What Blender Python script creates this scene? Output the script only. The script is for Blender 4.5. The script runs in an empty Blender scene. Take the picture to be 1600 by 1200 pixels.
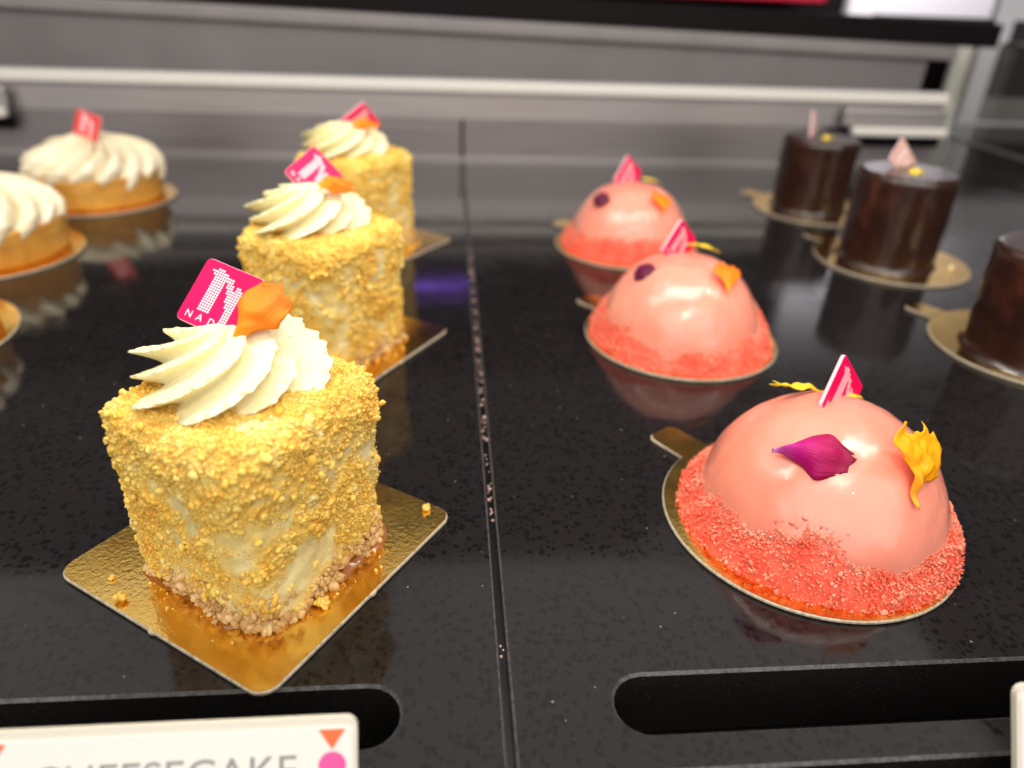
import bpy, math, random
import numpy as np
from mathutils import Vector, Matrix, noise as mn
from mathutils.geometry import tessellate_polygon

random.seed(7)
rng = np.random.default_rng(7)
S = 0.001                      # everything below is written in millimetres
scn = bpy.context.scene
COL = scn.collection
PI = math.pi

# ------------------------------------------------------------------ camera
cam_d = bpy.data.cameras.new('camera')
cam_d.sensor_width = 36.0
cam_d.lens = 25.77
cam_d.clip_start = 0.01
cam_d.clip_end = 50
cam_d.dof.use_dof = True
cam_d.dof.focus_distance = 0.176
cam_d.dof.aperture_fstop = 8.2
cam = bpy.data.objects.new('camera', cam_d)
COL.objects.link(cam)
pit, rol, yaw = math.radians(29.33), math.radians(2.283), math.radians(5.577)
fwd = Vector((0, math.cos(pit), -math.sin(pit)))
up0 = Vector((0, math.sin(pit), math.cos(pit)))
rg0 = Vector((1, 0, 0))
rg = math.cos(rol) * rg0 + math.sin(rol) * up0
up = -math.sin(rol) * rg0 + math.cos(rol) * up0
M3 = Matrix((rg, up, -fwd)).transposed()
M3 = Matrix.Rotation(-yaw, 3, 'Z') @ M3
cam.matrix_world = Matrix.Translation(Vector((-11.41, 0, 133.0)) * S) @ M3.to_4x4()
scn.camera = cam

# ------------------------------------------------------------------ world, lamps of the display case and added fill lights
world = bpy.data.worlds.new('World')
scn.world = world
world.use_nodes = True
bg = world.node_tree.nodes['Background']
bg.inputs[0].default_value = (1.0, 0.88, 0.92, 1)
bg.inputs[1].default_value = 0.06
scn.view_settings.view_transform = 'Standard'
scn.view_settings.look = 'None'
scn.view_settings.exposure = 0.38


def area_lamp(name, loc, target, sx, sy, power, col):
    d = bpy.data.lights.new(name, 'AREA')
    d.shape = 'RECTANGLE'
    d.size, d.size_y, d.energy, d.color = sx * S, sy * S, power, col
    o = bpy.data.objects.new(name, d)
    COL.objects.link(o)
    o.location = Vector(loc) * S
    o.rotation_euler = (Vector(target) - Vector(loc)).to_track_quat('-Z', 'Y').to_euler()
    return o


# the row of diodes under the canopy of the case, a second one nearer the glass, then three added fill lights
for k in range(13):
    area_lamp('case_diode', (-370 + 65 * k, 200 + 6 * (k % 2), 400), (-370 + 65 * k, 190, 0), 9, 9, 0.17, (1.0, 0.95, 0.86))
area_lamp('front_spot', (60, -70, 400), (50, 220, 0), 34, 34, 0.30, (1.0, 0.93, 0.80))
area_lamp('overhead_fill', (-20, 470, 460), (-20, 470, 0), 1000, 330, 0.62, (1.0, 0.95, 0.90))  # added fill overhead, mirrored in the gold boards and near counter to brighten them
area_lamp('front_fill', (-60, -900, 760), (0, 230, 0), 2800, 1300, 18.0, (1.0, 0.95, 0.90))  # added soft fill from the customer side, lifts the fronts of the cakes
area_lamp('rear_wall_fill', (700, 1250, 420), (700, 1600, 100), 500, 120, 3.0, (1.0, 0.95, 0.95))  # added fill that only brightens the wall at the rear

# ------------------------------------------------------------------ helpers


def mesh_np(name, v, f):
    v = np.asarray(v, dtype=np.float64) * S
    me = bpy.data.meshes.new(name)
    if isinstance(f, np.ndarray):
        n, k = f.shape
        me.vertices.add(len(v))
        me.vertices.foreach_set('co', v.astype(np.float32).ravel())
        me.loops.add(n * k)
        me.loops.foreach_set('vertex_index', f.astype(np.int32).ravel())
        me.polygons.add(n)
        me.polygons.foreach_set('loop_start', np.arange(0, n * k, k, dtype=np.int32))
        me.polygons.foreach_set('loop_total', np.full(n, k, dtype=np.int32))
        me.update(calc_edges=True)
        me.validate()
    else:
        me.from_pydata(v.tolist(), [], f)
        me.update()
    return me


def mk(name, v, f, mat, parent=None, loc=(0, 0, 0), smooth=True):
    me = mesh_np(name, v, f)
    if smooth:
        me.polygons.foreach_set('use_smooth', [True] * len(me.polygons))
    for m in (mat if isinstance(mat, (list, tuple)) else [mat]):
        me.materials.append(m)
    o = bpy.data.objects.new(name, me)
    COL.objects.link(o)
    o.location = Vector(loc) * S
    if parent is not None:
        o.parent = parent
    return o


def thing(name, label, cat, loc=(0, 0, 0), rz=0.0, group=None):
    o = bpy.data.objects.new(name, None)
    o.empty_display_size = 0.01
    COL.objects.link(o)
    o.location = Vector(loc) * S
    o.rotation_euler = (0, 0, rz)
    return tag(o, label, cat, group)


def tag(o, label=None, cat=None, group=None, kind=None):
    if label:
        o['label'] = label
    if cat:
        o['category'] = cat
    if group:
        o['group'] = group
    if kind:
        o['kind'] = kind
    return o


def copy_tree(o, parent=None):
    c = o.copy()
    COL.objects.link(c)
    if parent is not None:
        c.parent = parent
    for ch in list(o.children):
        copy_tree(ch, c)
    return c


def box(x0, x1, y0, y1, z0, z1):
    v = [(x, y, z) for z in (z0, z1) for y in (y0, y1) for x in (x0, x1)]
    f = [(0, 2, 3, 1), (4, 5, 7, 6), (0, 1, 5, 4), (2, 6, 7, 3), (0, 4, 6, 2), (1, 3, 7, 5)]
    return v, f


def merge(parts):
    V, F = [], []
    for v, f in parts:
        n = len(V)
        V += [tuple(p) for p in v]
        F += [tuple(i + n for i in q) for q in f]
    return V, F


def bevel(o, w, seg=2):
    m = o.modifiers.new('bevel', 'BEVEL')
    m.width = w * S
    m.segments = seg
    m.limit_method = 'ANGLE'
    return o


def slab_shape(outline, z0, z1):
    """closed prism from an outline (list of xy)"""
    n = len(outline)
    v = [(x, y, z0) for x, y in outline] + [(x, y, z1) for x, y in outline]
    f = [tuple(range(n - 1, -1, -1)), tuple(range(n, 2 * n))]
    f += [(i, (i + 1) % n, n + (i + 1) % n, n + i) for i in range(n)]
    return v, f


def round_rect(w, h, r, n=6, cx=0, cy=0, rot=0.0):
    pts = []
    for sx, sy, a0 in ((1, 1, 0), (-1, 1, 90), (-1, -1, 180), (1, -1, 270)):
        for k in range(n + 1):
            a = math.radians(a0 + 90 * k / n)
            pts.append((sx * (w / 2 - r) + r * math.cos(a), sy * (h / 2 - r) + r * math.sin(a)))
    c, s = math.cos(rot), math.sin(rot)
    return [(cx + c * x - s * y, cy + s * x + c * y) for x, y in pts]


def grid_faces(nu, nv, wrap=True):
    """nu columns (wrapped), nv rows -> quads array"""
    i = np.arange(nu if wrap else nu - 1)
    j = np.arange(nv - 1)
    I, J = np.meshgrid(i, j)
    I, J = I.ravel(), J.ravel()
    I2 = (I + 1) % nu
    return np.stack([J * nu + I, J * nu + I2, (J + 1) * nu + I2, (J + 1) * nu + I], -1)


def nz(p, s, seed=0.0):
    return mn.noise(Vector((p[0] * s + seed, p[1] * s - seed * 1.7, p[2] * s + seed * .6)))


def icosphere(sub):
    t = (1 + 5 ** .5) / 2
    v = [(-1, t, 0), (1, t, 0), (-1, -t, 0), (1, -t, 0), (0, -1, t), (0, 1, t), (0, -1, -t), (0, 1, -t),
         (t, 0, -1), (t, 0, 1), (-t, 0, -1), (-t, 0, 1)]
    f = [(0, 11, 5), (0, 5, 1), (0, 1, 7), (0, 7, 10), (0, 10, 11), (1, 5, 9), (5, 11, 4), (11, 10, 2), (10, 7, 6),
         (7, 1, 8), (3, 9, 4), (3, 4, 2), (3, 2, 6), (3, 6, 8), (3, 8, 9), (4, 9, 5), (2, 4, 11), (6, 2, 10),
         (8, 6, 7), (9, 8, 1)]
    v = [np.array(p) / np.linalg.norm(p) for p in v]
    for _ in range(sub):
        cache, g = {}, []

        def mid(a, b):
            k = (min(a, b), max(a, b))
            if k not in cache:
                m = v[a] + v[b]
                v.append(m / np.linalg.norm(m))
                cache[k] = len(v) - 1
            return cache[k]
        for a, b, c in f:
            ab, bc, ca = mid(a, b), mid(b, c), mid(c, a)
            g += [(a, ab, ca), (b, bc, ab), (c, ca, bc), (ab, bc, ca)]
        f = g
    return np.array(v), np.array(f)


ICO = {s: icosphere(s) for s in (0, 1, 2)}
LUMPS = {}
for s in (0, 1, 2):
    vv, ff = ICO[s]
    L = []
    for k in range(10):
        am = (.24 if s == 0 else .36)
        r = np.array([1 + am * (nz(p, 1.3, k * 3.1) * 1.3 + .7 * nz(p, 2.9, k * 5.3 + 2)) for p in vv])
        L.append(vv * r[:, None] * np.array([1, rng.uniform(.85, 1.15), rng.uniform(.75, 1)]))
    LUMPS[s] = np.array(L)


def crumb_mesh(name, pts, size, sub, squash=0.25, tone=None):
    """one mesh made of many small crumbs"""
    V0, F0 = ICO[sub]
    n = len(pts)
    pts = np.asarray(pts)
    idx = rng.integers(0, 10, n)
    base = LUMPS[sub][idx]                                   # n,m,3
    sc = 1 + squash * rng.uniform(-1, 1, (n, 1, 3))
    q = rng.normal(size=(n, 4))
    q /= np.linalg.norm(q, axis=1, keepdims=True)
    w, x, y, z = q.T
    R = np.stack([1 - 2 * (y * y + z * z), 2 * (x * y - z * w), 2 * (x * z + y * w),
                  2 * (x * y + z * w), 1 - 2 * (x * x + z * z), 2 * (y * z - x * w),
                  2 * (x * z - y * w), 2 * (y * z + x * w), 1 - 2 * (x * x + y * y)], -1).reshape(n, 3, 3)
    v = np.einsum('nij,nmj->nmi', R, base * sc) * np.asarray(size).reshape(n, 1, 1) + pts[:, None, :]
    m = V0.shape[0]
    f = (F0[None] + (np.arange(n) * m)[:, None, None]).reshape(-1, 3)
    me = mesh_np(name, v.reshape(-1, 3), f)
    me.polygons.foreach_set('use_smooth', [True] * len(me.polygons))
    if tone is None:
        tone = rng.uniform(0, 1, n)
    at = me.attributes.new('tone', 'FLOAT', 'POINT')
    at.data.foreach_set('value', np.repeat(np.asarray(tone), m).astype(np.float32))
    return me


def link_mesh(name, me, mat, parent=None, loc=(0, 0, 0)):
    me.materials.append(mat)
    o = bpy.data.objects.new(name, me)
    COL.objects.link(o)
    o.location = Vector(loc) * S
    if parent is not None:
        o.parent = parent
    return o


def sample_surface(v, f, n):
    """area weighted samples of a quad mesh: points, normals"""
    v = np.asarray(v, float)
    f = np.asarray(f)
    t = np.concatenate([f[:, [0, 1, 2]], f[:, [0, 2, 3]]])
    a, b, c = v[t[:, 0]], v[t[:, 1]], v[t[:, 2]]
    cr = np.cross(b - a, c - a)
    ar = np.linalg.norm(cr, axis=1)
    k = rng.choice(len(t), n, p=ar / ar.sum())
    r1, r2 = np.sqrt(rng.uniform(size=n)), rng.uniform(size=n)
    P = a[k] * (1 - r1)[:, None] + b[k] * (r1 * (1 - r2))[:, None] + c[k] * (r1 * r2)[:, None]
    return P, cr[k] / (ar[k][:, None] + 1e-12)


# ------------------------------------------------------------------ materials


class Mat:
    def __init__(self, name, base=(.5, .5, .5), rough=.5, metal=0, ior=1.5, sss=0, sssr=(1, .4, .2), ssss=.002,
                 coat=0, coat_r=.05, trans=0, emit=None, emit_s=0, spec=None):
        self.m = bpy.data.materials.new(name)
        self.m.use_nodes = True
        self.t = self.m.node_tree
        self.b = self.t.nodes['Principled BSDF']
        i = self.b.inputs
        i['Base Color'].default_value = (*base, 1)
        i['Roughness'].default_value = rough
        i['Metallic'].default_value = metal
        i['IOR'].default_value = ior
        i['Subsurface Weight'].default_value = sss
        i['Subsurface Radius'].default_value = sssr
        i['Subsurface Scale'].default_value = ssss
        i['Coat Weight'].default_value = coat
        i['Coat Roughness'].default_value = coat_r
        i['Transmission Weight'].default_value = trans
        if spec is not None:
            i['Specular IOR Level'].default_value = spec
        if emit:
            i['Emission Color'].default_value = (*emit, 1)
            i['Emission Strength'].default_value = emit_s

    def n(self, kind, **kw):
        nd = self.t.nodes.new(kind)
        for k, v in kw.items():
            if hasattr(nd, k) and k not in nd.inputs:
                setattr(nd, k, v)
            else:
                nd.inputs[k].default_value = v
        return nd

    def l(self, a, b):
        self.t.links.new(a, b)

    def coords(self, out='Object'):
        return self.n('ShaderNodeTexCoord').outputs[out]

    def noise(self, scale, detail=3, rough=.5, co=None):
        nd = self.n('ShaderNodeTexNoise', Scale=scale, Detail=detail, Roughness=rough)
        self.l(co if co is not None else self.coords(), nd.inputs['Vector'])
        return nd.outputs['Fac']

    def ramp(self, fac, stops):
        nd = self.n('ShaderNodeValToRGB')
        el = nd.color_ramp.elements
        while len(el) < len(stops):
            el.new(.5)
        for e, (p, c) in zip(el, stops):
            e.position = p
            e.color = (*c, 1) if len(c) == 3 else c
        self.l(fac, nd.inputs[0])
        return nd.outputs[0]

    def base(self, sock):
        self.l(sock, self.b.inputs['Base Color'])
        return self

    def bump(self, fac, strength=.3, dist=.0005):
        nd = self.n('ShaderNodeBump', Strength=strength, Distance=dist)
        self.l(fac, nd.inputs['Height'])
        self.l(nd.outputs[0], self.b.inputs['Normal'])
        return self


def g3(x):
    return (x, x, x)


# black quartz counter
q = Mat('black_quartz', rough=.07, ior=1.43)
co = q.coords()
wob = q.n('ShaderNodeTexNoise', Scale=500.0, Detail=2.0)
q.l(co, wob.inputs['Vector'])
mixv = q.n('ShaderNodeMix', data_type='RGBA', blend_type='LINEAR_LIGHT')
mixv.inputs['Factor'].default_value = .0012
q.l(co, mixv.inputs['A'])
q.l(wob.outputs['Color'], mixv.inputs['B'])
vor = q.n('ShaderNodeTexVoronoi', Scale=620.0, feature='F1')
q.l(mixv.outputs['Result'], vor.inputs['Vector'])
sep = q.n('ShaderNodeSeparateColor')
q.l(vor.outputs['Color'], sep.inputs[0])
flake = q.ramp(sep.outputs[0], [(.56, g3(0)), (.60, g3(1))])
edge = q.ramp(vor.outputs['Distance'], [(.42, g3(1)), (.60, g3(0))])
mul = q.n('ShaderNodeMath', operation='MULTIPLY')
q.l(flake, mul.inputs[0])
q.l(edge, mul.inputs[1])
base_c = q.ramp(mul.outputs[0], [(0, (.0130, .0112, .0116)), (1, (.0062, .0054, .0056))])
dust = q.n('ShaderNodeTexVoronoi', Scale=260.0, feature='F1')
q.l(co, dust.inputs['Vector'])
sep2 = q.n('ShaderNodeSeparateColor')
q.l(dust.outputs['Color'], sep2.inputs[0])
d1 = q.ramp(dust.outputs['Distance'], [(.05, g3(1)), (.085, g3(0))])
d2 = q.ramp(sep2.outputs[1], [(.70, g3(0)), (.9, g3(1))])
dm = q.n('ShaderNodeMath', operation='MULTIPLY')
q.l(d1, dm.inputs[0])
q.l(d2, dm.inputs[1])
mixd = q.n('ShaderNodeMix', data_type='RGBA')
q.l(dm.outputs[0], mixd.inputs['Factor'])
q.l(base_c, mixd.inputs['A'])
mixd.inputs['B'].default_value = (.24, .21, .20, 1)
q.base(mixd.outputs['Result'])
rr = q.ramp(mul.outputs[0], [(0, g3(.09)), (1, g3(.04))])
smear = q.n('ShaderNodeTexNoise', Scale=22.0, Detail=5.0, Roughness=.7, Distortion=1.2)
q.l(co, smear.inputs['Vector'])
sm = q.ramp(smear.outputs['Fac'], [(.50, g3(0)), (.72, g3(.16))])
sa = q.n('ShaderNodeMath', operation='ADD')
q.l(rr, sa.inputs[0])
q.l(sm, sa.inputs[1])
q.l(sa.outputs[0], q.b.inputs['Roughness'])
QUARTZ = q.m
q = Mat('ground_quartz_edge', rough=.45)
q.base(q.ramp(q.noise(900, 4, .7), [(.3, g3(.02)), (.7, g3(.11))])).bump(q.noise(1500, 2), .4, .0003)
EDGE = q.m
q = Mat('slot_black', base=(.008, .007, .007), rough=.35)
q.base(q.ramp(q.noise(2200, 2, .6), [(.66, (.009, .008, .008)), (.76, (.13, .11, .09))]))
SLOT = q.m


def steel(name, base, rough, streak=.06):
    q = Mat(name, base=base, rough=rough, metal=1)
    mp = q.n('ShaderNodeMapping')
    mp.inputs['Scale'].default_value = (3, 400, 400)
    q.l(q.coords(), mp.inputs[0])
    nn = q.n('ShaderNodeTexNoise', Scale=4.0, Detail=4.0)
    q.l(mp.outputs[0], nn.inputs['Vector'])
    q.base(q.ramp(nn.outputs['Fac'], [(.3, tuple(max(0, c - streak) for c in base)), (.7, tuple(c + streak for c in base))]))
    q.l(q.ramp(nn.outputs['Fac'], [(.3, g3(rough - .06)), (.7, g3(rough + .06))]), q.b.inputs['Roughness'])
    return q.m


STEEL = steel('brushed_steel', (.50, .465, .46), .5)
STEEL_DK = steel('dull_steel', (.36, .33, .33), .45)
q = Mat('painted_aluminium', base=(.74, .71, .66), rough=.35)
q.bump(q.noise(600, 2), .05)
ALU = q.m
q = Mat('grey_enamel', base=(.17, .155, .16), rough=.4)
q.base(q.ramp(q.noise(14, 4, .6), [(.3, (.16, .148, .15)), (.7, (.20, .184, .187))]))
ENAMEL = q.m
q = Mat('grey_enamel_light', base=(.26, .24, .24), rough=.4)
q.base(q.ramp(q.noise(14, 4, .6), [(.3, (.21, .195, .192)), (.7, (.26, .24, .236))]))
ENAMEL_LT = q.m
q = Mat('slate_panel', base=(.035, .031, .032), rough=.5)
q.bump(q.noise(200, 2), .05)
SLATE = q.m
q = Mat('black_plastic', base=(.0045, .002, .0028), rough=.6, spec=.15)
q.bump(q.noise(900, 2), .1)
BLACK = q.m
q = Mat('white_wall_paint', base=(.78, .77, .82), rough=.6)
q.bump(q.noise(60, 4), .1)
WALL = q.m
q = Mat('red_card', base=(.55, .01, .04), rough=.5)
q.bump(q.noise(60, 4), .1)
RED = q.m
GLASS = Mat('pane_glass', base=(.97, .985, .97), rough=.01, trans=1, ior=1.45).m
q = Mat('glass_edge', base=(.55, .56, .47), rough=.35)
q.base(q.ramp(q.noise(30, 3), [(.3, (.62, .61, .52)), (.7, (.80, .79, .69))]))
GEDGE = q.m
q = Mat('violet_diode', base=(.3, .1, .8), emit=(.28, .10, 1.0), emit_s=1.6)
VIOLET = q.m

# gold foil board
q = Mat('gold_foil', base=(.83, .50, .13), rough=.13, metal=1)
fine = q.noise(700, 3, .6)
q.base(q.ramp(q.noise(90, 4, .6), [(.3, (.84, .50, .11)), (.7, (.93, .64, .19))]))
q.l(q.ramp(q.noise(60, 4, .7), [(.3, g3(.10)), (.75, g3(.24))]), q.b.inputs['Roughness'])
q.bump(fine, .16, .0004)
GOLD = q.m
q = Mat('board_edge', base=(.45, .38, .26), rough=.5)
q.base(q.ramp(q.noise(900, 3), [(.3, (.34, .28, .19)), (.7, (.58, .52, .40))]))
BEDGE = q.m


def crumb_mat(name, stops, rough=.6, sss=.35, sssr=(1, .6, .25), ssss=.0012, bump=.35):
    q = Mat(name, rough=rough, sss=sss, sssr=sssr, ssss=ssss)
    at = q.n('ShaderNodeAttribute', attribute_name='tone')
    n1 = q.noise(160, 3)
    mx = q.n('ShaderNodeMath', operation='ADD')
    q.l(at.outputs['Fac'], mx.inputs[0])
    q.l(n1, mx.inputs[1])
    hf = q.n('ShaderNodeMath', operation='MULTIPLY')
    hf.inputs[1].default_value = .5
    q.l(mx.outputs[0], hf.inputs[0])
    q.base(q.ramp(hf.outputs[0], stops))
    q.bump(q.noise(2600, 3, .6), bump, .0003)
    return q.m


CRUMB = crumb_mat('golden_crumb', sss=.35, ssss=.0014, rough=.55, sssr=(1, .8, .5), stops= [(.12, (.84, .36, .030)), (.36, (.92, .53, .075)), (.65, (.95, .66, .15)), (.92, (.97, .79, .35))])
CRUMB_B = crumb_mat('biscuit_base_crumb', [(.15, (.42, .22, .07)), (.5, (.66, .41, .16)), (.9, (.82, .60, .30))], sss=.15)
CRUMB_P = crumb_mat('coral_crumb', [(.15, (.88, .095, .045)), (.45, (.95, .195, .115)), (.75, (.98, .34, .23)), (.95, (.99, .48, .36))], sss=.5, sssr=(1, .3, .2))

q = Mat('cheesecake_cream', rough=.45, sss=.35, sssr=(1, .75, .45), ssss=.0016)
at_ = q.n('ShaderNodeAttribute', attribute_name='tone')
n_ = q.n('ShaderNodeMath', operation='MULTIPLY_ADD')
q.l(q.noise(120, 4, .6), n_.inputs[0])
n_.inputs[1].default_value = .5
q.l(at_.outputs['Fac'], n_.inputs[2])
q.base(q.ramp(n_.outputs[0], [(.25, (.93, .80, .40)), (.5, (.94, .74, .27)), (.8, (.94, .64, .13)), (1.0, (.92, .54, .07))]))
q.bump(q.noise(900, 5, .7), .7, .0008)
CCBODY = q.m
q = Mat('caramel', base=(.30, .10, .014), rough=.12, coat=.3)
q.bump(q.noise(500, 3), .4, .0006)
CARAMEL = q.m
q = Mat('whipped_cream', rough=.42, sss=.45, sssr=(1, .85, .5), ssss=.002)
q.base(q.ramp(q.noise(80, 3), [(.3, (.88, .80, .47)), (.7, (.92, .85, .56))]))
q.bump(q.noise(1300, 4, .65), .28, .0004)
CREAM = q.m
q = Mat('meringue', rough=.22, sss=.4, sssr=(1, .85, .55), ssss=.002)
q.base(q.ramp(q.noise(50, 3), [(.3, (.80, .69, .47)), (.7, (.87, .79, .60))]))
q.bump(q.noise(400, 3, .5), .12, .0004)
MERINGUE = q.m
q = Mat('pastry_crust', rough=.5, sss=.15, sssr=(1, .5, .2), ssss=.001)
q.base(q.ramp(q.noise(70, 5, .65), [(.3, (.52, .22, .035)), (.55, (.68, .34, .06)), (.8, (.78, .45, .11))]))
q.bump(q.noise(500, 4, .7), .4, .0006)
CRUST = q.m
q = Mat('lemon_curd', base=(.85, .52, .03), rough=.15, sss=.3)
q.bump(q.noise(200, 2), .2)
CURD = q.m
q = Mat('pink_glaze', rough=.26, sss=.55, sssr=(1, .42, .28), ssss=.0045, coat=.9, coat_r=.03)
q.base(q.ramp(q.noise(45, 4), [(.3, (.95, .295, .205)), (.7, (.97, .345, .245))]))
b1 = q.noise(430, 4, .6)
nb = q.n('ShaderNodeBump', Strength=.55, Distance=.0007)
q.l(b1, nb.inputs['Height'])
q.l(nb.outputs[0], q.b.inputs['Coat Normal'])
GLAZE = q.m
q = Mat('chocolate_glaze', rough=.30, coat=.4, coat_r=.10)
q.base(q.ramp(q.noise(60, 4), [(.3, (.017, .0052, .0034)), (.7, (.034, .0115, .0062))]))
q.bump(q.noise(120, 4, .6), .35, .0012)
CHOC = q.m
q = Mat('gold_leaf', base=(1.0, .70, .08), rough=.3, metal=.7)
q.bump(q.noise(900, 3), .8, .0006)
LEAF = q.m
q = Mat('pink_plaque', rough=.35, spec=.25)
q.base(q.ramp(q.noise(120, 2), [(.3, (.80, .002, .095)), (.7, (.84, .003, .105))]))
PINK = q.m
q = Mat('red_plaque', rough=.3)
q.base(q.ramp(q.noise(120, 2), [(.3, (.66, .02, .012)), (.7, (.72, .03, .018))]))
REDP = q.m
q = Mat('rose_plaque', rough=.25)
q.base(q.ramp(q.noise(120, 2), [(.3, (.60, .33, .25)), (.7, (.70, .42, .33))]))
ROSE = q.m
q = Mat('plaque_edge', rough=.4)
q.base(q.ramp(q.noise(120, 2), [(.3, (.83, .48, .55)), (.7, (.90, .60, .66))]))
PEDGE = q.m
q = Mat('white_print', base=(.93, .80, .84), rough=.4)
q.base(q.ramp(q.noise(120, 2), [(.3, (.90, .74, .79)), (.7, (.94, .82, .86))]))
PRINT = q.m


def petal_mat(name, stops, vein=.25, rough=.5, streak=60, sss=.2):
    q = Mat(name, rough=rough, spec=.3, sss=sss, sssr=(1, .3, .3), ssss=.0006)
    uv = q.n('ShaderNodeUVMap')
    sp = q.n('ShaderNodeSeparateXYZ')
    q.l(uv.outputs[0], sp.inputs[0])
    mp = q.n('ShaderNodeMapping')
    mp.inputs['Scale'].default_value = (1.2, streak, 1)
    q.l(uv.outputs[0], mp.inputs[0])
    nn = q.n('ShaderNodeTexNoise', Scale=.35, Detail=4.0)
    q.l(mp.outputs[0], nn.inputs['Vector'])
    ad = q.n('ShaderNodeMath', operation='MULTIPLY_ADD')
    q.l(nn.outputs['Fac'], ad.inputs[0])
    ad.inputs[1].default_value = vein
    q.l(sp.outputs[0], ad.inputs[2])
    sb = q.n('ShaderNodeMath', operation='SUBTRACT')
    q.l(ad.outputs[0], sb.inputs[0])
    sb.inputs[1].default_value = vein * .5
    q.base(q.ramp(sb.outputs[0], stops))
    q.bump(nn.outputs['Fac'], .5, .0005)
    return q.m


P_MAG = petal_mat('magenta_petal', [(0.0, (.78, .42, .70)), (.12, (.58, .07, .42)), (.34, (.50, .001, .20)), (.7, (.38, .001, .075)), (1.0, (.22, .001, .035))], vein=.45, sss=.08)
P_DARK = petal_mat('dark_violet_petal', [(0.0, (.14, .003, .05)), (1.0, (.085, .001, .022))])
P_ORA = petal_mat('orange_petal', [(0.0, (.97, .44, .02)), (.35, (.97, .25, .004)), (1.0, (.93, .17, .002))], vein=.2)
P_YEL = petal_mat('yellow_petal', [(0.0, (.96, .44, .05)), (.3, (.97, .34, .002)), (1.0, (.98, .40, .003))], vein=.15)
P_LEM = petal_mat('lemon_petal', [(0.0, (.80, .55, .03)), (1.0, (.82, .60, .02))], vein=.15)
q = Mat('card_white', base=(.86, .83, .77), rough=.5)
q.bump(q.noise(900, 2), .05)
CARD = q.m
q = Mat('card_holder', base=(.74, .70, .60), rough=.3)
q.bump(q.noise(300, 2), .05)
HOLDER = q.m
q = Mat('print_orange', base=(.90, .15, .04), rough=.5)
q.base(q.ramp(q.noise(200, 2), [(.3, (.88, .14, .04)), (.7, (.92, .17, .05))]))
P_OR = q.m
q = Mat('print_pink', base=(.88, .10, .36), rough=.5)
q.base(q.ramp(q.noise(200, 2), [(.3, (.86, .09, .35)), (.7, (.90, .11, .38))]))
P_PK = q.m
q = Mat('print_grey', base=(.12, .12, .13), rough=.5)
q.base(q.ramp(q.noise(200, 2), [(.3, g3(.26)), (.7, g3(.33))]))
P_GR = q.m
q = Mat('droplet', base=(.42, .27, .24), rough=.15, sss=.2)
q.bump(q.noise(900, 2), .1)
DROP = q.m

# ------------------------------------------------------------------ the counter: two slabs with ventilation slots


def stadium(x0, x1, y0, y1, g=0.0, n=10):
    """counter-clockwise slot outline, grown by g"""
    r = (y1 - y0) / 2
    yc = (y0 + y1) / 2
    pts = []
    for k in range(n + 1):
        a = -PI / 2 + PI * k / n
        pts.append((x1 - r + (r + g) * math.cos(a), yc + (r + g) * math.sin(a)))
    for k in range(n + 1):
        a = PI / 2 + PI * k / n
        pts.append((x0 + r + (r + g) * math.cos(a), yc + (r + g) * math.sin(a)))
    return pts


def counter(name, outline, inner_top, slots, label):
    th, ch = 20.0, 0.6
    loops = [[Vector((x, y, 0)) for x, y in inner_top]] + [[Vector((x, y, 0)) for x, y in stadium(*s, g=ch)] for s in slots]
    tri = tessellate_polygon(loops)
    V = [tuple(p) for lp in loops for p in lp]
    F = []
    for t in tri:
        a, b, c = (Vector(V[i]) for i in t)
        F.append(tuple(t) if (b - a).cross(c - a).z > 0 else tuple(reversed(t)))
    mats = [0] * len(F)
    off = 0

    def ring(start, n, lower, z, m, flip):
        s2 = len(V)
        V.extend([(x, y, z) for x, y in lower])
        for i in range(n):
            j = (i + 1) % n
            qd = (start + i, start + j, s2 + j, s2 + i)
            F.append(qd if flip else tuple(reversed(qd)))
            mats.append(m)
        return s2
    n = len(inner_top)
    s2 = ring(0, n, outline, -.5, 1, False)
    ring(s2, n, outline, -th, 0, False)
    off = n
    for s in slots:
        lp = stadium(*s)
        n = len(lp)
        s2 = ring(off, n, lp, -.7, 1, True)
        s3 = ring(s2, n, lp, -th, 2, True)
        off += n
    o = mk(name, V, F, [QUARTZ, EDGE, SLOT], smooth=False)
    o.data.polygons.foreach_set('material_index', mats)
    return tag(o, label, kind='structure')


counter('counter', [(-700, 20), (-1.0, 20), (-1.0, 600), (-700, 600)],
        [(-699.5, 20.5), (-1.5, 20.5), (-1.5, 599.5), (-699.5, 599.5)],
        [(-190, -22, 91.6, 105.8), (-190, -22, 68.8, 83.4)], 'left slab of the polished black quartz counter')
counter('counter.001', [(1.0, 20), (506, 20), (506, 760), (392, 760), (392, 600), (1.0, 600)],
        [(1.5, 20.5), (505.5, 20.5), (505.5, 759.5), (392.5, 759.5), (392.5, 599.5), (1.5, 599.5)],
        [(22.5, 190, 91.6, 105.8), (22.5, 190, 68.8, 83.4)], 'right slab of the polished black quartz counter')
v, f = box(-700, 506, 20, 760, -26, -21)
tag(mk('counter_base', v, f, SLOT, smooth=False), kind='structure')
v, f = box(-.99, .99, 20, 600, -20.5, -6)
tag(mk('counter_joint', v, f, SLOT, smooth=False), kind='structure')
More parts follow.
